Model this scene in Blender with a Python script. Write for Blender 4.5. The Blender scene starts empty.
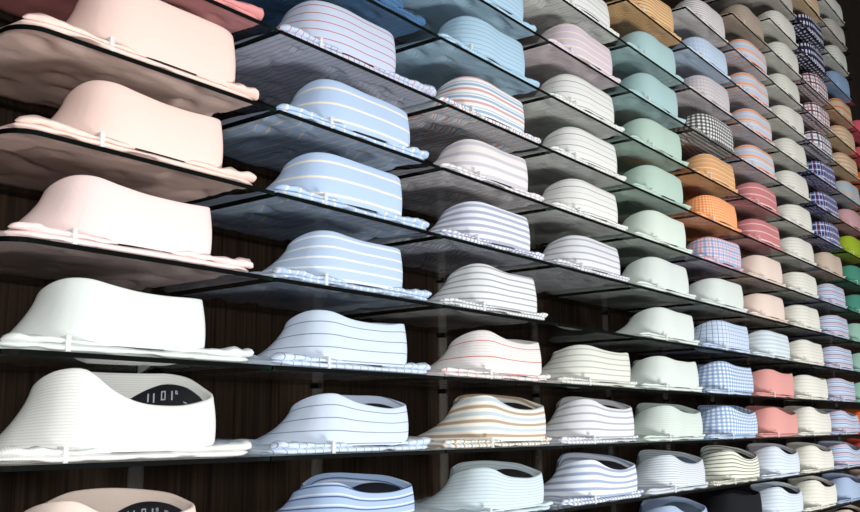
import bpy, bmesh, math, random
from mathutils import Vector, Matrix, noise

C = bpy.context.scene.collection
U = 0.1                      # one shelf pitch = 10 cm
W = 0.32431                  # width of one shelf bay
DEP = 0.228                  # depth of a glass shelf
WALL_Y = 0.245
Z0 = 2.8246
GL = 0.005                   # glass thickness
ROWS = "PQRSTUVWXYZABCDEFGH"   # from top to bottom
ROWK = {c: i - 2 for i, c in enumerate(ROWS)}
def zrow(r): return Z0 - ROWK[r] * U

# ------------------------------------------------------------------ helpers
def lin(c):
    return tuple((x / 12.92 if x <= 0.04045 else ((x + 0.055) / 1.055) ** 2.4) for x in [v / 255 for v in c]) + (1.0,)

LIN = lin
def link(o, parent=None):
    C.objects.link(o)
    if parent is not None: o.parent = parent
    return o

def mesh_obj(name, verts, faces, mats, parent=None, uvs=None, mat_idx=None, smooth=True):
    me = bpy.data.meshes.new(name)
    me.from_pydata(verts, [], faces)
    if not isinstance(mats, (list, tuple)): mats = [mats]
    for m in mats: me.materials.append(m)
    if uvs is not None:
        lay = me.uv_layers.new(name="UVMap")
        vi = [0] * len(me.loops); me.loops.foreach_get("vertex_index", vi)
        flat = []
        for v in vi: flat.extend(uvs[v])
        lay.data.foreach_set("uv", flat)
    if mat_idx is not None: me.polygons.foreach_set("material_index", mat_idx)
    me.polygons.foreach_set("use_smooth", [smooth] * len(me.polygons))
    me.update()
    return link(bpy.data.objects.new(name, me), parent)

def box_data(x0, x1, y0, y1, z0, z1):
    v = [(x0,y0,z0),(x1,y0,z0),(x1,y1,z0),(x0,y1,z0),(x0,y0,z1),(x1,y0,z1),(x1,y1,z1),(x0,y1,z1)]
    f = [(0,3,2,1),(4,5,6,7),(0,1,5,4),(1,2,6,5),(2,3,7,6),(3,0,4,7)]
    return v, f

def boxes_obj(name, boxes, mat, parent=None, bevel=0):
    V, F = [], []
    for b in boxes:
        v, f = box_data(*b); n = len(V)
        V += v; F += [tuple(i + n for i in q) for q in f]
    o = mesh_obj(name, V, F, mat, parent, smooth=False)
    if bevel:
        m = o.modifiers.new("bevel", 'BEVEL'); m.width = bevel; m.segments = 2
    return o

def tag(o, label=None, cat=None, group=None, kind=None):
    if label: o['label'] = label
    if cat: o['category'] = cat
    if group: o['group'] = group
    if kind: o['kind'] = kind
    return o

# ------------------------------------------------------------------ materials
class NT:
    def __init__(s, name):
        s.m = bpy.data.materials.new(name); s.m.use_nodes = True
        s.t = s.m.node_tree; s.t.nodes.clear()
        s.out = s.t.nodes.new('ShaderNodeOutputMaterial')
    def n(s, typ, **kw):
        nd = s.t.nodes.new(typ)
        for k, v in kw.items(): setattr(nd, k, v)
        return nd
    def l(s, a, b): s.t.links.new(a, b)
    def math(s, op, a, b=None, clamp=False):
        nd = s.n('ShaderNodeMath', operation=op, use_clamp=clamp)
        for i, x in enumerate((a, b)):
            if x is None: continue
            if isinstance(x, (int, float)): nd.inputs[i].default_value = x
            else: s.l(x, nd.inputs[i])
        return nd.outputs[0]
    def mix(s, fac, a, b):
        nd = s.n('ShaderNodeMix', data_type='RGBA')
        if isinstance(fac, (int, float)): nd.inputs[0].default_value = fac
        else: s.l(fac, nd.inputs[0])
        for i, x in ((6, a), (7, b)):
            if isinstance(x, tuple): nd.inputs[i].default_value = x
            else: s.l(x, nd.inputs[i])
        return nd.outputs[2]

def fabric(name, base, stripes=(), checks=(), weave=1.0, gam=1.2, dots=None):
    """stripes: (period mm, offset 0..1, width share, colour[, strength]) across v; checks: the same across u"""
    t = NT(name)
    def lin(c, g=gam):            # cloth is deeper in colour than it looks under full light
        return tuple(min(1, v ** g * .97) for v in LIN(c)[:3]) + (1.0,)
    uv = t.n('ShaderNodeUVMap'); sep = t.n('ShaderNodeSeparateXYZ'); t.l(uv.outputs[0], sep.inputs[0])
    col = lin(base)
    for axis, lst in ((1, stripes), (0, checks)):
        for st in lst:
            p, off, w, c = st[:4]; k = st[4] if len(st) > 4 else 1.0
            x = t.math('ADD', t.math('DIVIDE', sep.outputs[axis], p / 1000), 100 + off)
            f = t.math('ABSOLUTE', t.math('SUBTRACT', t.math('FRACT', x), 0.5))
            soft = 0.35 * w / 2 + 0.004
            mr = t.n('ShaderNodeMapRange'); mr.interpolation_type = 'SMOOTHSTEP'
            t.l(f, mr.inputs[0]); mr.inputs[1].default_value = w / 2 - soft; mr.inputs[2].default_value = w / 2 + soft
            mr.inputs[3].default_value = k; mr.inputs[4].default_value = 0
            col = t.mix(mr.outputs[0], col, lin(c))
    if dots:
        pv, ov, wv, pu, ou, wu, dc = dots; msk = []
        for axis, p, off, w in ((1, pv, ov, wv), (0, pu, ou, wu)):
            x = t.math('ADD', t.math('DIVIDE', sep.outputs[axis], p / 1000), 100 + off)
            f = t.math('ABSOLUTE', t.math('SUBTRACT', t.math('FRACT', x), 0.5))
            mr = t.n('ShaderNodeMapRange'); mr.interpolation_type = 'SMOOTHSTEP'; t.l(f, mr.inputs[0])
            mr.inputs[1].default_value = w * .3; mr.inputs[2].default_value = w * .6; mr.inputs[3].default_value = 1; mr.inputs[4].default_value = 0
            msk.append(mr.outputs[0])
        col = t.mix(t.math('MULTIPLY', msk[0], msk[1]), col, lin(dc))
    tc = t.n('ShaderNodeTexCoord')
    nz = t.n('ShaderNodeTexNoise'); nz.inputs['Scale'].default_value = 900; nz.inputs['Detail'].default_value = 2
    t.l(tc.outputs['Object'], nz.inputs['Vector'])
    nz2 = t.n('ShaderNodeTexNoise'); nz2.inputs['Scale'].default_value = 38; nz2.inputs['Detail'].default_value = 3
    nz2.inputs['Distortion'].default_value = 0.6
    t.l(tc.outputs['Object'], nz2.inputs['Vector'])
    b = t.n('ShaderNodeBump'); b.inputs['Strength'].default_value = 0.12 * weave; b.inputs['Distance'].default_value = 0.0006
    t.l(nz.outputs[0], b.inputs['Height'])
    b2 = t.n('ShaderNodeBump'); b2.inputs['Strength'].default_value = 0.25; b2.inputs['Distance'].default_value = 0.003
    t.l(nz2.outputs[0], b2.inputs['Height']); t.l(b.outputs[0], b2.inputs['Normal'])
    pr = t.n('ShaderNodeBsdfPrincipled')
    if isinstance(col, tuple): pr.inputs['Base Color'].default_value = col
    else: t.l(col, pr.inputs['Base Color'])
    pr.inputs['Roughness'].default_value = 0.85
    pr.inputs['Specular IOR Level'].default_value = 0.25
    t.l(b2.outputs[0], pr.inputs['Normal'])
    t.l(pr.outputs[0], t.out.inputs[0])
    return t.m

def plain(name, c, rough=0.5, spec=0.5, metal=0):
    t = NT(name); pr = t.n('ShaderNodeBsdfPrincipled')
    pr.inputs['Base Color'].default_value = lin(c); pr.inputs['Roughness'].default_value = rough
    pr.inputs['Specular IOR Level'].default_value = spec; pr.inputs['Metallic'].default_value = metal
    t.l(pr.outputs[0], t.out.inputs[0]); return t.m

def glass_mat():
    t = NT('clear_glass')
    tr = t.n('ShaderNodeBsdfTransparent'); tr.inputs[0].default_value = (0.95, 0.952, 0.948, 1)
    gl = t.n('ShaderNodeBsdfGlossy'); gl.inputs['Roughness'].default_value = 0.02
    lw = t.n('ShaderNodeLayerWeight'); lw.inputs['Blend'].default_value = .5
    fr = t.math('ADD', t.math('MULTIPLY', t.math('POWER', lw.outputs['Facing'], 5.0), .95), .04)
    mx = t.n('ShaderNodeMixShader'); t.l(fr, mx.inputs[0]); t.l(tr.outputs[0], mx.inputs[1]); t.l(gl.outputs[0], mx.inputs[2])
    t.l(mx.outputs[0], t.out.inputs[0]); return t.m

def edge_mat():
    t = NT('glass_edge'); tc = t.n('ShaderNodeTexCoord'); nz = t.n('ShaderNodeTexNoise')
    nz.inputs['Scale'].default_value = 9; t.l(tc.outputs['Object'], nz.inputs['Vector'])
    cr = t.n('ShaderNodeValToRGB'); t.l(nz.outputs[0], cr.inputs[0])
    cr.color_ramp.elements[0].position = .55; cr.color_ramp.elements[0].color = lin((5, 8, 7))
    cr.color_ramp.elements[1].position = .75; cr.color_ramp.elements[1].color = lin((12, 38, 30))
    pr = t.n('ShaderNodeBsdfPrincipled'); t.l(cr.outputs[0], pr.inputs['Base Color'])
    pr.inputs['Roughness'].default_value = .5; pr.inputs['Specular IOR Level'].default_value = .05
    t.l(pr.outputs[0], t.out.inputs[0]); return t.m

def clear_plastic():
    t = NT('clear_plastic'); tr = t.n('ShaderNodeBsdfTransparent'); pr = t.n('ShaderNodeBsdfPrincipled')
    pr.inputs['Base Color'].default_value = (.9, .92, .92, 1); pr.inputs['Roughness'].default_value = .12
    mx = t.n('ShaderNodeMixShader'); mx.inputs[0].default_value = .5
    t.l(tr.outputs[0], mx.inputs[1]); t.l(pr.outputs[0], mx.inputs[2]); t.l(mx.outputs[0], t.out.inputs[0]); return t.m

def strip_plastic():
    t = NT('acrylic_strip'); tr = t.n('ShaderNodeBsdfTransparent'); pr = t.n('ShaderNodeBsdfPrincipled')
    pr.inputs['Base Color'].default_value = (.25, .24, .22, 1); pr.inputs['Roughness'].default_value = .2
    mx = t.n('ShaderNodeMixShader'); mx.inputs[0].default_value = .16
    t.l(tr.outputs[0], mx.inputs[1]); t.l(pr.outputs[0], mx.inputs[2]); t.l(mx.outputs[0], t.out.inputs[0]); return t.m

def wood_mat():
    t = NT('dark_wood'); tc = t.n('ShaderNodeTexCoord'); mp = t.n('ShaderNodeMapping')
    mp.inputs['Scale'].default_value = (160, 20, 3); t.l(tc.outputs['Object'], mp.inputs[0])
    nz = t.n('ShaderNodeTexNoise'); nz.inputs['Scale'].default_value = 1.0; nz.inputs['Detail'].default_value = 5
    nz.inputs['Roughness'].default_value = .65; t.l(mp.outputs[0], nz.inputs['Vector'])
    cr = t.n('ShaderNodeValToRGB'); t.l(nz.outputs[0], cr.inputs[0])
    cr.color_ramp.elements[0].position = .3; cr.color_ramp.elements[0].color = lin((18, 13, 10))
    cr.color_ramp.elements[1].position = .72; cr.color_ramp.elements[1].color = lin((60, 47, 36))
    pr = t.n('ShaderNodeBsdfPrincipled'); t.l(cr.outputs[0], pr.inputs['Base Color']); pr.inputs['Roughness'].default_value = .8
    pr.inputs['Specular IOR Level'].default_value = .08
    t.l(pr.outputs[0], t.out.inputs[0]); return t.m

GLASS = glass_mat(); EDGE = edge_mat(); CLIP = clear_plastic(); WOOD = wood_mat(); STRIP = strip_plastic()
MARK = plain('pale_print', (170, 175, 185), .7)
BAND = {
    'black': plain('black_collar_lining', (26, 27, 34), .45),
    'navy': plain('navy_collar_lining', (34, 42, 58), .5),
    'blue': plain('slate_blue_collar_lining', (92, 108, 130), .7),
}
# key: (look, base, stripes, checks)
F = {}
GAM = dict(peach=1.5, blush=1.4, rose=1.2, twill=1.1, ecru=1.1, denim=1.3, blue_red_pin=1.35, blue_cream=1.12, blue_white=1.15, blue_fine=1.15, camel=1.0, tan=1.0, ice_grey=1.3, multi=1.0, aqua=1.0, mint=1.0, orange_blue=1.0, red_stripe=1.05, mauve=1.0, orange_gingham=1.0, salmon=1.05, steel=1.0, blue_check=1.1, red_plaid=.9, navy_plaid=1.0)
DOTS = dict(navy_check=(24, .3, .5, 13, .3, .55, (235, 235, 245)))
def fab(key, look, base, stripes=(), checks=(), weave=1.0):
    F[key] = (look, fabric('fabric_' + key, base, stripes, checks, weave, GAM.get(key, 1.2), DOTS.get(key)))
fab('rose', 'dusty pink', (222, 160, 160))
fab('peach', 'plain pale peach', (243, 223, 216))
fab('blush', 'plain blush pink', (243, 226, 224))
fab('white', 'plain white', (222, 228, 226))
fab('twill', 'white textured twill', (228, 229, 226), [(2.4, 0, .3, (214, 215, 213))], (), 3)
fab('ecru', 'pale pinkish ecru', (228, 212, 202))
fab('denim', 'mid blue', (88, 124, 160), [(6, 0, .12, (120, 152, 184))])
fab('blue_red_pin', 'pale blue shirt with thin red pinstripes', (206, 216, 232), [(10.5, .5, .10, (205, 110, 115))])
fab('blue_cream', 'sky blue shirt with wide-set cream stripes', (184, 205, 232), [(20, .15, .14, (236, 230, 216))])
fab('blue_white', 'light blue shirt with white stripes', (186, 204, 226), [(12.5, .35, .20, (228, 234, 240))])
fab('ice_grey', 'icy blue shirt with thin grey pinstripes', (212, 223, 237), [(14.5, .35, .08, (150, 158, 172))])
fab('blue_blue', 'light blue shirt with darker blue stripes', (176, 196, 224), [(13, .4, .13, (88, 108, 150)), (13, .15, .16, (216, 226, 238))])
fab('blue_fine', 'light blue shirt with fine tonal stripes', (180, 208, 226), [(7, .3, .14, (146, 178, 204))])
fab('multi', 'white shirt with red and blue stripes', (236, 234, 234), [(20, .62, .2, (208, 160, 160)), (20, .25, .2, (150, 176, 204)), (20, .0, .12, (182, 202, 212))])
fab('white_lilac', 'off-white shirt with faint lilac grey stripes', (234, 230, 230), [(16, .3, .35, (206, 204, 212))])
fab('white_blue5', 'white shirt with bold blue-grey stripes', (232, 234, 244), [(10, .3, .46, (178, 184, 202))])
fab('white_grey', 'white shirt with soft grey stripes', (226, 228, 228), [(9, .3, .25, (170, 176, 186))])
fab('white_redpin', 'off-white shirt with two thin red stripes', (230, 226, 224), [(22, .45, .06, (208, 70, 70)), (4, 0, .3, (216, 216, 216))])
fab('beige_blue', 'cream shirt with beige and pale blue stripes', (238, 234, 222), [(19, .1, .24, (184, 166, 148)), (19, .6, .28, (196, 208, 216))])
fab('mist', 'pale misty blue finely striped', (208, 220, 226), [(5, 0, .3, (190, 204, 212))])
fab('mauve', 'pale mauve shirt with cream stripes', (212, 196, 208), [(13, .3, .16, (228, 226, 206))])
fab('pin_grey', 'off-white shirt with thin grey pinstripes', (228, 229, 226), [(21, .35, .06, (150, 152, 158)), (21, .85, .05, (196, 197, 200))])
fab('stone', 'stone white shirt with subtle grey stripes', (220, 222, 214), [(10, .3, .2, (182, 184, 182))])
fab('greywave', 'white shirt with pale grey stripes', (222, 224, 228), [(12, .3, .25, (176, 180, 190))])
fab('white_blue', 'white shirt with blue-grey bands', (228, 234, 242), [(12, .35, .42, (166, 178, 202))])
fab('camel', 'camel shirt with fine brown stripes', (226, 188, 140), [(7, 0, .25, (160, 112, 72))])
fab('aqua', 'plain pale aqua', (168, 198, 200))
fab('mint', 'plain mint green', (178, 202, 190))
fab('palemint', 'plain very pale mint', (216, 226, 218))
fab('chalk', 'plain chalk white', (216, 223, 220))
fab('finemint', 'pale mint finely striped', (214, 224, 218), [(3.5, 0, .3, (198, 208, 204))])
fab('diag', 'white shirt with fine blue-grey hairlines', (216, 222, 228), [(4.5, 0, .25, (168, 178, 190))])
fab('steel', 'plain steel blue', (160, 178, 206))
fab('white_hair', 'white shirt with fine brown hairlines', (226, 222, 222), [(6, 0, .22, (150, 140, 145))])
fab('blue_check', 'light blue shirt with faint check', (186, 206, 230), [(12, .3, .2, (206, 218, 232))], [(12, .3, .2, (206, 218, 232))])
fab('lilac_grid', 'pale lilac grey shirt with faint grid', (214, 208, 210), [(9, .3, .15, (180, 176, 186))], [(9, .3, .15, (190, 186, 194))])
fab('bw_gingham', 'black and white gingham', (240, 240, 238), [(8.5, .3, .48, (30, 32, 36), .75)], [(12, .3, .48, (30, 32, 36), .75)])
fab('tan', 'tan shirt with pale stripes', (222, 168, 118), [(11, .3, .2, (240, 214, 178)), (3, 0, .3, (208, 156, 110))])
fab('orange_gingham', 'orange gingham', (250, 206, 160), [(6.5, .3, .5, (240, 140, 76), .7)], [(8, .3, .5, (236, 130, 66), .7)])
fab('lilac_plaid', 'white shirt with blue and pink plaid', (226, 226, 238), [(15, .3, .35, (140, 170, 206), .7), (15, .8, .18, (220, 160, 170), .8)], [(18, .2, .3, (128, 160, 200), .6), (18, .7, .15, (222, 150, 160), .8)])
fab('sky_check', 'pale blue shirt with thin navy check', (208, 220, 236), [(9, .2, .12, (140, 158, 190))], [(12, .2, .14, (140, 158, 190))])
fab('blue_gingham', 'blue and white gingham', (234, 240, 246), [(8, .3, .5, (120, 156, 200), .65)], [(11, .3, .5, (120, 156, 200), .65)])
fab('olive_stripe', 'cream shirt with olive stripes', (228, 229, 218), [(8, .3, .25, (120, 124, 106))])
fab('black', 'plain black', (18, 20, 30))
fab('taupe', 'taupe shirt with fine stripes', (188, 174, 160), [(5, 0, .3, (164, 150, 138))])
fab('orange_blue', 'light blue shirt with orange stripes', (184, 200, 224), [(26, .45, .3, (240, 184, 140)), (26, .45, .08, (226, 140, 130)), (26, .85, .1, (232, 214, 190))])
fab('red_stripe', 'raspberry red shirt with white stripes', (200, 132, 134), [(20, .35, .12, (240, 222, 214)), (3, 0, .2, (190, 112, 118))])
fab('beige', 'plain peachy beige', (228, 212, 203))
fab('pale_stripe', 'pale blue-grey shirt with white stripes', (206, 218, 226), [(10, .3, .25, (226, 232, 232)), (10, .8, .08, (180, 192, 204))])
fab('salmon', 'plain salmon pink', (214, 156, 150))
fab('ice_diag', 'icy white shirt with pale blue stripes', (216, 224, 232), [(8, .3, .3, (194, 208, 222))])
fab('cream', 'cream white finely striped', (226, 225, 217), [(9, .3, .16, (205, 205, 198))])
fab('navy_check', 'navy shirt with white check', (44, 42, 76), [(24, .3, .5, (70, 70, 110), .6)], [(13, .3, .55, (80, 80, 120), .4)])
fab('red_plaid', 'red, white and navy plaid', (240, 230, 232), [(26, .5, .2, (100, 26, 30)), (26, 0, .2, (70, 92, 130), .6)], [(26, .3, .28, (50, 46, 76), .85), (26, .75, .12, (190, 70, 70), .8)])
fab('navy_plaid', 'white shirt with navy plaid', (232, 234, 240), [(26, .5, .22, (36, 36, 58)), (26, 0, .2, (120, 150, 160), .6)], [(24, .3, .3, (44, 44, 80), .85), (30, .75, .08, (190, 70, 80))])
fab('blue_plaid', 'royal blue shirt with red and white plaid', (90, 112, 168), [(20, .6, .3, (54, 50, 110)), (20, .1, .14, (228, 228, 240))], [(13, .3, .2, (216, 220, 236), .75), (26, .7, .25, (120, 50, 70), .7)])
fab('pinkbeige', 'plain pinkish beige', (204, 188, 174))
fab('blue_pink', 'pale blue shirt with pink and navy stripes', (196, 214, 232), [(24, .15, .38, (208, 192, 202)), (12, .62, .13, (92, 106, 160)), (12, .2, .08, (170, 150, 170))])
fab('brown_hair', 'off-white shirt with brown hairlines', (206, 200, 194), [(8, .3, .12, (120, 106, 100))])
fab('greyblue', 'plain grey-blue', (150, 172, 202))
fab('tan_orange', 'beige shirt with orange stripe', (206, 190, 166), [(26, .5, .35, (226, 160, 118)), (26, .5, .08, (196, 110, 90))])
fab('sand', 'sandy beige striped', (212, 192, 162), [(14, .3, .25, (228, 206, 182)), (14, .8, .12, (196, 150, 120))])
fab('blue_sand', 'pale blue shirt fading into a sand stripe', (178, 194, 206), [(40, .1, .3, (206, 186, 170))])
fab('dusty', 'plain dusty pink', (206, 168, 172))
fab('lime', 'plain lime green', (168, 188, 60))
fab('teal', 'plain teal green', (88, 152, 134))
fab('paleteal', 'plain pale teal', (160, 194, 182))
fab('orange', 'plain bright orange', (240, 120, 50))
fab('brick', 'plain brick red', (200, 96, 76))
fab('pink', 'plain raspberry pink', (218, 112, 126))

# shirt lists per column: row letter -> fabric
COLS = {
 1: dict(Z='rose', A='peach', B='peach', C='blush', D='white', E='twill', F='ecru'),
 2: dict(Y='denim', Z='blue_red_pin', A='blue_cream', B='blue_cream', C='blue_white', D='ice_grey', E='ice_grey', F='blue_blue'),
 3: dict(X='blue_fine', Y='blue_fine', Z='multi', A='white_lilac', B='white_blue5', C='white_grey', D='white_redpin', E='beige_blue', F='mist'),
 4: dict(W='pin_grey', X='mauve', Y='pin_grey', Z='pin_grey', A='pin_grey', B='greywave', D='stone', E='greywave', F='white_blue'),
 5: dict(V='camel', W='aqua', X='aqua', Y='mint', Z='mint', A='palemint', B='chalk', C='chalk', D='chalk', E='finemint', F='diag', G='steel'),
 6: dict(U='white_hair', V='blue_check', W='lilac_grid', X='bw_gingham', Y='tan', Z='orange_gingham', A='lilac_plaid', B='chalk', C='sky_check', D='blue_gingham', E='blue_gingham', F='olive_stripe', G='black'),
 7: dict(T='taupe', U='orange_blue', V='orange_blue', W='orange_blue', X='orange_blue', Y='red_stripe', Z='red_stripe', A='beige', B='beige', C='pale_stripe', D='salmon', E='salmon', F='ice_diag', G='ice_diag'),
 8: dict(R='brown_hair', S='cream', T='cream', U='cream', V='cream', W='cream', X='cream', Y='cream', Z='cream', A='cream', B='cream', C='cream', D='cream', E='cream', F='cream', G='cream'),
 9: dict(Q='sand', R='navy_check', S='navy_check', T='red_plaid', U='red_plaid', V='navy_plaid', W='blue_plaid', X='blue_plaid', Y='blue_plaid', Z='pinkbeige', A='blue_pink', B='blue_pink', C='blue_pink', D='blue_pink', E='blue_pink', F='blue_pink', G='steel', H='pinkbeige'),
 10: dict(P='stone', Q='brown_hair', R='stone', S='greyblue', T='tan_orange', U='sand', V='sand', W='blue_sand', X='dusty', Y='lime', Z='teal', A='teal', B='paleteal', C='paleteal', D='paleteal', E='orange', F='brick', G='pinkbeige'),
 11: dict(T='pink', U='pink', V='orange', W='sand', X='brick'),
}
TOP = {1: 'Z', 2: 'Y', 3: 'X', 4: 'W', 5: 'V', 6: 'U', 7: 'T', 8: 'R', 9: 'Q', 10: 'P', 11: 'T'}
LOW = {1: 'F', 2: 'F', 3: 'F', 4: 'F', 5: 'G', 6: 'G', 7: 'G', 8: 'G', 9: 'H', 10: 'H', 11: 'F'}
JIT = {(3, 'Z'): .016, (9, 'T'): .010, (8, 'W'): .006}

ORD = ['topmost', 'second', 'third', 'fourth', 'fifth', 'sixth', 'seventh', 'eighth', 'ninth', 'tenth', 'eleventh', 'twelfth', 'thirteenth', 'fourteenth', 'fifteenth', 'sixteenth', 'seventeenth', 'eighteenth', 'nineteenth']
CORD = ['', 'nearest', 'second', 'third', 'fourth', 'fifth', 'sixth', 'seventh', 'eighth', 'ninth', 'tenth', 'eleventh']

# ------------------------------------------------------------------ glass shelves
def shelf(col, row, shirt_look, nth):
    x0 = (col - 1) * W + .0012 + JIT.get((col, row), 0); x1 = col * W - .0012 + JIT.get((col + 1, row), 0)
    if (col, row) == (4, 'C'): x0 += .001
    r = .028 if col == 1 else .0015
    # outline: counter-clockwise seen from above
    pts = []
    for i in range(7 if col == 1 else 2):
        a = math.pi + (math.pi / 2) * i / (6 if col == 1 else 1)
        pts.append((x0 + r + r * math.cos(a), r + r * math.sin(a)))
    pts += [(x1 - .0015, 0), (x1, .0015), (x1, DEP), (x0, DEP)]
    n = len(pts); V = [(x, y, -GL) for x, y in pts] + [(x, y, 0) for x, y in pts]
    ox = (x0 + x1) / 2
    V = [(x - ox, y, z) for x, y, z in V]
    Fc = [tuple(reversed(range(n))), tuple(range(n, 2 * n))] + [(i, (i + 1) % n, (i + 1) % n + n, i + n) for i in range(n)]
    o = mesh_obj('glass_shelf', V, Fc, [GLASS, EDGE], mat_idx=[0, 0] + [1] * n, smooth=False)
    o.location = (ox, 0, zrow(row))
    if shirt_look:
        lab = 'clear glass shelf, %s in the %s column from the near end' % (nth, CORD[col])
    else:
        lab = 'empty clear glass shelf, %s in the %s column from the near end' % (nth, CORD[col])
    tag(o, lab, 'shelf', 'glass shelves of the shirt wall')
    # little steel pin that carries the back corner
    boxes_obj('shelf_pin', [(x1 - ox - .012, x1 - ox - .004, DEP + .0003, WALL_Y - .0003, -GL - .004, -GL + .001)], PIN, o)
    return o
PIN = plain('dark_steel', (40, 40, 42), .35, .5, .8)

# ------------------------------------------------------------------ shirts
def cr_path(ctrl, n):
    """Catmull-Rom through control tuples, n samples by equal parameter of arc length"""
    P = [ctrl[0]] + list(ctrl) + [ctrl[-1]]
    dense = []
    for i in range(1, len(P) - 2):
        p0, p1, p2, p3 = P[i - 1], P[i], P[i + 1], P[i + 2]
        for k in range(12):
            t = k / 12
            dense.append(tuple(.5 * ((2 * b) + (-a + c) * t + (2 * a - 5 * b + 4 * c - d) * t * t + (-a + 3 * b - 3 * c + d) * t ** 3)
                               for a, b, c, d in zip(p0, p1, p2, p3)))
    dense.append(tuple(P[-2]))
    L = [0]
    for a, b in zip(dense, dense[1:]): L.append(L[-1] + math.hypot(b[0] - a[0], b[1] - a[1]))
    out = []; j = 0
    for i in range(n):
        s = L[-1] * i / (n - 1)
        while j < len(L) - 2 and L[j + 1] < s: j += 1
        f = (s - L[j]) / max(1e-9, L[j + 1] - L[j])
        out.append(tuple(a + (b - a) * f for a, b in zip(dense[j], dense[j + 1])) + (s,))
    return out

def collar_part(parent, mat, R, n, m, P):
    """P: h0 back height, hc corner height, drop (side fall), hw half width, lean"""
    h0, hc, drop, hw, flare, ybase, zb = P['h0'], P['hc'], P['drop'], P['hw'], P['flare'], P['y'], P['z']
    fr = P['far']
    low = P['low']
    hr = h0 + (hc - h0) * .38 if low else hc * .93; hf = hc * fr if low else hr * fr
    half = [(0, 0, h0, 0), (.42 * hw, 0, h0 - (.02 if low else 0), 0), (.76 * hw, .015, h0 + (hr - h0) * .35, 0), (.95 * hw, .10, hr * .98, .01), (hw, .30, hr * 1.0 + (hf - hr) * .25, .06),
            (.95 * hw, .56, hr + (hf - hr) * .7, .2), (.76 * hw, .86, hf * .98, .35), (.42 * hw, 1.04, hf * 1.0, .35),
            (0, 1.08, hf * .96, .3), (-.36 * hw, .98, hf * .84, .15)]
    hr0 = hw; hw = hw * .88
    left = [(-.78 * hw, .84, hc * .62, 1.0), (-.97 * hw, .64, hc * .79, .7), (-hw, .40, hc * .93, .3), (-.92 * hw, .19, hc, .06), (-.70 * hw, .055, hc * .97 + h0 * .03, 0), (-.38 * hw, 0, h0 + (hc - h0) * .35, 0)]
    hw = hr0
    ctrl = left + half
    pts = cr_path(ctrl, n)
    mid = min((abs(q[0]) + q[1] * 9, q[4]) for q in pts)[1]
    T = .036 * P.get('thick', 1)
    V, UVs = [], []
    prof = [(0, i / m) for i in range(m + 1)]           # outer rows bottom->top
    cols = []
    seed = R.random() * 100
    for i, (x, y, h, fl, s) in enumerate(pts):
        a = pts[max(0, i - 1)]; b = pts[min(n - 1, i + 1)]
        tx, ty = b[0] - a[0], b[1] - a[1]; L = math.hypot(tx, ty) or 1
        nx, ny = ty / L, -tx / L           # outward (towards the aisle / sides)
        wob = noise.noise(Vector((s * 1.6 + seed, 0, seed))) * .035
        h = h + noise.noise(Vector((s * 1.1 + seed, 3, seed))) * .03
        h = min(h, .885 - zb)
        P.setdefault('path', []).append((x, y, h, nx, ny, wob, fl))
        column = []
        for k in range(m + 1):
            v = k / m
            nv = v * (.30 * h + .70 * .56)
            bulge = .022 * math.sin(math.pi * v)
            off = bulge + flare * fl * (1 - v) ** 1.6 + wob * (1 - .4 * v) - P['lean'] * v * (1 - fl)
            dip = -.0 if v else -.01
            column.append((x + nx * off, y + ny * off, v * h + dip, nv))
        # fold over the top then inner face down
        top = column[-1]
        for a_ in (45, 90, 135):
            ra = math.radians(a_)
            column.append((top[0] - nx * T / 2 * (1 - math.cos(ra)), top[1] - ny * T / 2 * (1 - math.cos(ra)), h + T * .42 * math.sin(ra), top[3] + T * .3 * a_ / 45))
        for v in (.97, .75, .45, .12):
            off = wob * (1 - .4 * v) - T - P['lean'] * v * (1 - fl) + flare * fl * (1 - v) ** 1.6 * .8
            column.append((x + nx * off, y + ny * off, v * h, top[3] + T + (1 - v) * h))
        cols.append((column, s))
    K = len(cols[0][0])
    for column, s in cols:
        for (x, y, z, vv) in column:
            V.append((x * U, (ybase + y) * U, (zb + z) * U)); UVs.append(((s - mid) * U + .5, vv * U))
    Fc = []
    for i in range(n - 1):
        for k in range(K - 1):
            a = i * K + k; Fc.append((a, a + K, a + K + 1, a + 1))
    return mesh_obj('collar', V, Fc, mat, parent, UVs)

def band_part(parent, mat, n, P):
    """the stiff dark lining standing inside the collar, following its path"""
    pts = P['path']; T = .036 * P.get('thick', 1); zb = P['z']; V, Fc = [], []
    st = next(i for i, q in enumerate(pts) if q[0] > -.8 * P['hw'] and q[1] < .2)
    hw = P['hw']; seg = pts[st:]; marks = []
    for i, (x, y, h, nx, ny, wob, fl) in enumerate(seg):
        if y < .3: low = .10
        else:
            t = min(1, max(0, (.95 * hw - x) / (1.15 * hw))); low = .085 + .55 * t * t * (3 - 2 * t)
        top = max(.05, h - low)
        for d, z in ((T + .012, 0), (T + .012, top), (T + .026, top), (T + .026, 0)):
            o = wob * .6 - d - P['lean'] * (z / h) * (1 - fl)
            V.append(((x + nx * o) * U, (P['y'] + y + ny * o) * U, (zb + z) * U))
        if y > .3 and 0 < i: marks.append((x - nx * (T + .03), P['y'] + y - ny * (T + .03), zb + top, nx, ny))
    m = len(seg)
    for i in range(m - 1):
        for k in range(4):
            a, b = i * 4 + k, i * 4 + (k + 1) % 4
            Fc.append((a, b, b + 4, a + 4))
    Fc.append((3, 2, 1, 0)); e = 4 * (m - 1); Fc.append((e, e + 1, e + 2, e + 3))
    P['marks'] = marks
    return mesh_obj('collar_band', V, Fc, mat, parent)

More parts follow.
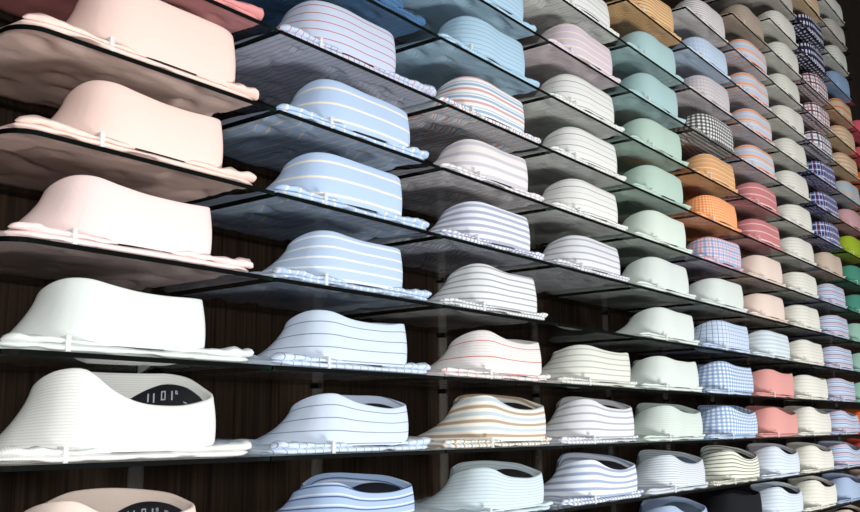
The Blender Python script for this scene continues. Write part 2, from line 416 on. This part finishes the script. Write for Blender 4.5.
def body_part(parent, mat, R, nx, ny, P):
    """folded shirt: a soft rumpled slab; local x from xl to xr"""
    xl, xr, y0, y1 = P['xl'], P['xr'], .015, 2.2
    seed = R.random() * 50
    V, UVs, Fc = [], [], []
    def edge(t):   # 0 at rim, 1 inside
        return math.sqrt(max(0, 1 - (1 - min(1, t)) ** 2))
    tops, bots = [], []
    for j in range(ny + 1):
        for i in range(nx + 1):
            u, v = i / nx, j / ny
            # cluster samples near the rims
            uu = .5 - .5 * math.cos(math.pi * u); vv = v ** 1.5
            uu = .5 * uu + .5 * u
            x = xl + (xr - xl) * uu; y = y0 + (y1 - y0) * vv
            # rounded front corners
            cx = min(x - xl, xr - x)
            if cx < .3: y += (.3 - cx) ** 2 * 1.3 * (1 - vv)
            y += noise.noise(Vector((x * 1.5, seed, 0))) * .04 * (1 - vv)
            d = min((x - xl) / .09, (xr - x) / .09, (vv * (y1 - y0)) / .07, (1 - vv) * (y1 - y0) / .1)
            e = edge(d)
            th = .075 + .07 * min(1, vv * 2.2)
            nz = noise.noise(Vector((x * 2.2 + seed, y * 2.2, 1))) * .05 + abs(noise.noise(Vector((x * 5 + seed, y * 2.4, 4)))) * .045
            zt = th * .5 + (th * .5 + nz * min(1, d * .6)) * e
            fold = noise.noise(Vector((x * 2.3 + y * 1.2 + seed, y * 3.1 - x, 9)))
            fold = max(0, fold) ** 1.2 * .13 + (.5 - abs(noise.noise(Vector((x * 1.3 + y * .8 + seed, y * 4.5 - x * .5, 7))))) ** 2 * .16 - .03
            zbm = th * .5 - (th * .5 - min(.72 * th, max(.003, .004 + fold * 1.3))) * e
            tops.append((x, y, max(zt, zbm + .012))); bots.append((x, y, zbm))
    N = (nx + 1) * (ny + 1)
    for lst in (tops, bots):
        for x, y, z in lst:
            V.append((x * U, y * U, z * U)); UVs.append((y * U + .3, x * U + z * U * .6))
    idx = lambda i, j: j * (nx + 1) + i
    for j in range(ny):
        for i in range(nx):
            Fc.append((idx(i, j), idx(i + 1, j), idx(i + 1, j + 1), idx(i, j + 1)))
            Fc.append((N + idx(i, j), N + idx(i, j + 1), N + idx(i + 1, j + 1), N + idx(i + 1, j)))
    ring = [idx(i, 0) for i in range(nx + 1)] + [idx(nx, j) for j in range(1, ny + 1)] + [idx(i, ny) for i in range(nx - 1, -1, -1)] + [idx(0, j) for j in range(ny - 1, 0, -1)]
    for a, b in zip(ring, ring[1:] + ring[:1]): Fc.append((a, N + a, N + b, b))
    return mesh_obj('body', V, Fc, mat, parent, UVs)

def fold_part(parent, mat, R, P, side, n, rad):
    """rolled sleeve / shoulder fold lying along the front edge"""
    seed = R.random() * 90
    if side > 0: xa, xb = P['hw'] * .35, P['xr'] + .02
    else: xa, xb = P['xl'] + .02, -P['hw'] * .35
    K = 10
    V, UVs, Fc = [], [], []
    bulk = R.uniform(.8, 1.25)
    for i in range(n + 1):
        t = i / n; x = xa + (xb - xa) * t
        out = t if side > 0 else 1 - t          # 1 at the outer end
        r = (.035 + .035 * max(0, (out - .45) / .55) ** .8 * bulk) * rad
        endf = math.sqrt(max(.02, 1 - max(0, (out - .9) / .1) ** 2)) * (.5 + .5 * min(1, (1 - out) * 0 + out / .12))
        r *= endf
        r *= 1 + .35 * noise.noise(Vector((x * 7 + seed, 0, 0)))
        yc = .075 + (.07 * max(0, (out - .75) / .25) ** 2) + .02 * noise.noise(Vector((x * 4, seed, 0)))
        zc = .072 + .012 + r * .5 + .012 * noise.noise(Vector((x * 5, 0, seed)))
        for k in range(K):
            a = 2 * math.pi * k / K
            rr = r * (1 + .45 * noise.noise(Vector((math.cos(a) * 1.4 + x * 6, math.sin(a) * 1.4, seed))))
            V.append((x * U, (yc + rr * 1.35 * math.cos(a)) * U, (zc + rr * .8 * math.sin(a)) * U))
            UVs.append((a * .01, x * U))
    for i in range(n):
        for k in range(K):
            k2 = (k + 1) % K
            Fc.append((i * K + k, i * K + k2, (i + 1) * K + k2, (i + 1) * K + k))
    Fc.append(tuple(range(K - 1, -1, -1))); Fc.append(tuple(n * K + k for k in range(K)))
    return mesh_obj('sleeve_fold', V, Fc, mat, parent, UVs)

def clip_part(parent, P, R):
    x = -P['hw'] * R.uniform(.72, .9)
    w = .024
    bx = []
    for (xa, xb, ya, yb, za, zb_) in ((x - w, x + w, .012, .03, .0, .15), (x - w, x + w, .03, .12, .13, .15), (x - w, x + w, .002, .012, .02, .06)):
        if zb_ > .1: bx.append((xa * U, xb * U, ya * U, yb * U, za * U, zb_ * U))
    boxes_obj('clip', bx, CLIP, parent)

OVR = {   # hand-set collar shapes for the most visible shirts: h0, hc, drop, hw, cx shift, y
 (1, 'A'): dict(h0=.66, hc=.68, hw=.95, dx=.18), (1, 'B'): dict(h0=.56, hc=.63, hw=.91, dx=.08), (1, 'C'): dict(h0=.52, hc=.62, hw=.93, dx=-.06),
 (1, 'D'): dict(h0=.53, hc=.61, hw=.90, dx=-.09, flare=.42, low=False), (1, 'E'): dict(h0=.44, hc=.74, hw=1.0, dx=0, far=1.1), (1, 'F'): dict(h0=.36, hc=.54, hw=.9, dx=-.10, far=1.08),
 (2, 'Z'): dict(h0=.60, hc=.61, dx=-.1), (2, 'A'): dict(h0=.56, hc=.60, dx=.15), (2, 'B'): dict(h0=.56, hc=.60), (2, 'C'): dict(h0=.55, hc=.62, dx=.04),
 (2, 'D'): dict(h0=.52, hc=.62, dx=.06), (2, 'E'): dict(h0=.46, hc=.61, dx=.14, far=1.05), (2, 'F'): dict(h0=.40, hc=.56, dx=.22, far=1.05), (3, 'Z'): dict(dx=-.12),
 (3, 'D'): dict(h0=.50, hc=.62, dx=.34), (3, 'E'): dict(h0=.48, hc=.65, dx=.36), (3, 'F'): dict(h0=.44, hc=.60, dx=.28),
 (6, 'G'): dict(h0=.6, hc=.7),
}
def shirt(col, row, key, label, look):
    R = random.Random(col * 100 + ROWK[row])
    cxl = .5 * W / U - .04 + JIT.get((col, row), 0) * 10
    o = ROWK[row]
    below = o >= 12
    P = dict(h0=R.uniform(.53, .58), drop=R.uniform(.9, 1.1), hw=R.uniform(.90, .96), flare=R.uniform(.5, .68), y=.035, z=.095, low=o >= 12, far=1.12 if o >= 13 else 1.04 if o == 12 else .95, lean=R.uniform(.0, .03), xl=-1.52, xr=R.uniform(1.32, 1.45), thick=R.uniform(.9, 1.3))
    P['hc'] = P['h0'] + (R.uniform(.08, .13) if o >= 13 else R.uniform(.05, .09) if o >= 11 else R.uniform(.02, .05))
    if o >= 13: P['h0'] -= .06
    if o >= 14: P['h0'] -= .05; P['hc'] -= .02
    dx = R.uniform(-.04, .04) + (0 if col < 3 else .12 if o < 11 else .28) + (.08 if col > 5 else 0) + (.1 if col > 4 and o > 11 else 0)
    if col > 2 and o > 11: P['hw'] += .06
    if col > 5: P['hw'] += .10; dx += .10
    if col > 5 and o < 12: P['hc'] -= .02; P['h0'] += .01
    if col in (4, 5): P['hw'] += .05; dx += .03
    ov = OVR.get((col, row), {})
    for k, v in ov.items():
        if k == 'dx': dx = v
        else: P[k] = v
    root = bpy.data.objects.new('folded_shirt', None); C.objects.link(root); root.empty_display_size = .02
    # local origin under the collar centre, at the glass
    ox = cxl + dx
    P['xl'] = -(ox) + .09; P['xr'] = (W / U - .17 + JIT.get((col + 1, row), 0) * 10 + R.uniform(-.12, 0)) - ox
    root.location = ((col - 1) * W + ox * U, 0, zrow(row) + .0004)
    tag(root, label, 'shirt', 'folded shirts on the glass shelves')
    mat = F[key][1]
    det = 2 if col <= 3 else 1 if col <= 6 else 0
    nC, mC = ((73, 9), (49, 7), (33, 5))[2 - det]
    body_part(root, mat, R, (44, 30, 18)[2 - det], (34, 22, 12)[2 - det], P)
    col_o = collar_part(root, mat, R, nC, mC, P)
    lining = BAND['blue'] if key in ('diag', 'blue_white', 'finemint', 'steel') else BAND['navy'] if key in ('ice_grey', 'blue_blue', 'white_blue') and row == 'D' else BAND['black']
    bd = band_part(root, lining, (56, 40, 28)[2 - det], P)
    if lining is BAND['black'] and key != 'black': bd['label'] = 'black collar lining'
    fs = 1 if col < 3 else .68 if col < 6 else .5
    fold_part(root, mat, R, P, 1, (40, 22, 12)[2 - det], fs); fold_part(root, mat, R, P, -1, (40, 22, 12)[2 - det], .8 * fs)
    clip_part(root, P, R)
    if (col, row) in ((1, 'E'), (1, 'F')):
        # pale size marks printed along the lining of the far side
        V, Fc = [], []
        mk = P['marks']; L = 0; prev = mk[0]; dist = []
        for q in mk: L += math.hypot(q[0] - prev[0], q[1] - prev[1]); dist.append(L); prev = q
        def at(d):
            for i in range(1, len(mk)):
                if dist[i] >= d:
                    f = (d - dist[i - 1]) / (dist[i] - dist[i - 1]); return [a + (b - a) * f for a, b in zip(mk[i - 1], mk[i])]
            return mk[-1]
        def bar(d0, d1, z0, z1):
            a, b = at(d0), at(d1); n0 = len(V)
            for q in (a, b):
                for o in (0, .006):
                    for z in (z0, z1): V.append(((q[0] - q[3] * o) * U, (q[1] - q[4] * o) * U, (q[2] - z) * U))
            Fc.extend([tuple(n0 + i for i in f) for f in ((0, 1, 3, 2), (4, 6, 7, 5), (0, 4, 5, 1), (2, 3, 7, 6), (1, 5, 7, 3), (0, 2, 6, 4))])
        def zero(d, w, z0, z1):
            bar(d, d + .012, z0, z1); bar(d + w - .012, d + w, z0, z1); bar(d, d + w, z0, z0 + .014); bar(d, d + w, z1 - .014, z1)
        zero(.16, .05, .07, .17); zero(.28, .03, .06, .10); bar(.34, .356, .07, .17); zero(.42, .05, .07, .17); bar(.54, .556, .07, .17); bar(.60, .616, .05, .14)
        mesh_obj('size_print', V, Fc, MARK, bd, smooth=False)
    return root

count_by_col = {}
for c, rows in COLS.items():
    full = [r for r in ROWS if ROWS.index(TOP[c]) <= ROWS.index(r) <= ROWS.index(LOW[c])]
    nshirt = 0
    for i, r in enumerate(full):
        key = rows.get(r)
        nth = ORD[i] + ('' if i == 0 else ' from the top')
        if key:
            look = F[key][0]; head = look if 'shirt' in look else look + ' shirt'
            lab = '%s, %s in the %s column from near end' % (head, ORD[nshirt], CORD[c])
            if len(lab.split()) > 16: print('LONG', lab)
            shirt(c, r, key, lab, look); nshirt += 1
            short = head.split(' shirt')[0] + ' shirt'
            shelf(c, r, short, ORD[i])
        else:
            shelf(c, r, None, ORD[i])

# ------------------------------------------------------------------ wall, standards, floor
XE = 9.0
wv, wf = box_data(-1.2, XE, WALL_Y, WALL_Y + .03, 0, 5)
w_ = mesh_obj('wall_back', wv, wf, WOOD, smooth=False); tag(w_, kind='structure')
fl = mesh_obj('floor', *box_data(-3, XE, -3, WALL_Y + .03, -.05, 0), plain('dark_floor', (60, 56, 52), .6), smooth=False); tag(fl, kind='structure')
for j in range(0, 12):
    s = boxes_obj('shelf_standard', [(j * W - .011, j * W + .011, WALL_Y - .0045, WALL_Y - .0005, .9, 3.2)], STRIP, bevel=.0008)
    tag(s, 'narrow clear strip on the dark wood, %s' % ('at the near end of the shelves' if j == 0 else 'beyond the %s column of shelves' % CORD[j]), 'shelf strip', 'upright strips behind the shelves')
# white triangular card hanging under the shelf beside the white shirt
zc = zrow('D') - GL
cv = [(0, 0, 0), (.002, 0, -.052), (.038, 0, -.026)]
cv = [(x, y, z) for x, y, z in cv] + [(x, .0012, z) for x, y, z in cv]
cd = mesh_obj('card', cv, [(0, 1, 2), (5, 4, 3), (0, 3, 4, 1), (1, 4, 5, 2), (2, 5, 3, 0)], plain('white_card', (225, 228, 230), .6), smooth=False)
cd.location = (W - .010, WALL_Y - .012, zc - .003)
tag(cd, 'small white triangular card under the shelf of the plain white shirt', 'card')

# ------------------------------------------------------------------ lights
def area(name, loc, target, size, power, color=(1, 1, 1), sy=None):
    l = bpy.data.lights.new(name, 'AREA'); l.energy = power; l.color = color
    l.shape = 'RECTANGLE'; l.size = size; l.size_y = sy or size
    o = bpy.data.objects.new(name, l); C.objects.link(o); o.location = loc
    d = Vector(target) - Vector(loc); o.rotation_euler = d.to_track_quat('-Z', 'Y').to_euler()
    return o
camloc = Vector((-.4329755, -.7945244, Z0 - 1.2746336))
area('camera_lamp', camloc + Vector((-.02, -.06, .06)), (1.0, 0, 1.75), .12, 9, (1, .99, .97))
for i, (x, z, e) in enumerate(((.3, 2.7, 4.5), (1.6, 2.7, 6), (.9, .75, 32), (2.6, .9, 25))):  # high pair: ceiling lamps; low pair: added fill brightening the shirt undersides
    area('aisle_lamp_and_fill', (x, -1.7, z), (x + .2, .1, 1.8), .5, e, (1, .99, .97))
wld = bpy.data.worlds.new('world'); bpy.context.scene.world = wld; wld.use_nodes = True
wld.node_tree.nodes['Background'].inputs[0].default_value = (.9, .95, 1, 1)
wld.node_tree.nodes['Background'].inputs[1].default_value = .12

# ------------------------------------------------------------------ camera
yaw, pitch, roll = 0.9232985648, 0.1799409917, -0.0109531597
ca, sa, cb, sb, cc, sc = math.cos(yaw), math.sin(yaw), math.cos(pitch), math.sin(pitch), math.cos(roll), math.sin(roll)
fw = Vector((sa * cb, ca * cb, sb)); rt = Vector((ca, -sa, 0)); up = rt.cross(fw)
r2 = rt * cc + up * sc; u2 = -rt * sc + up * cc
cam = bpy.data.cameras.new('camera'); co = bpy.data.objects.new('camera', cam); C.objects.link(co)
cam.sensor_width = 36; cam.lens = 36 * 962.2175 / 860; cam.clip_start = .01
M = Matrix(((r2.x, u2.x, -fw.x, camloc.x), (r2.y, u2.y, -fw.y, camloc.y), (r2.z, u2.z, -fw.z, camloc.z), (0, 0, 0, 1)))
co.matrix_world = M
S = bpy.context.scene; S.camera = co
S.view_settings.view_transform = 'Standard'; S.view_settings.look = 'None'; S.view_settings.gamma = 1; S.view_settings.use_curve_mapping = False
S.view_settings.exposure = 0.15
S.cycles.max_bounces = 10; S.cycles.transparent_max_bounces = 48
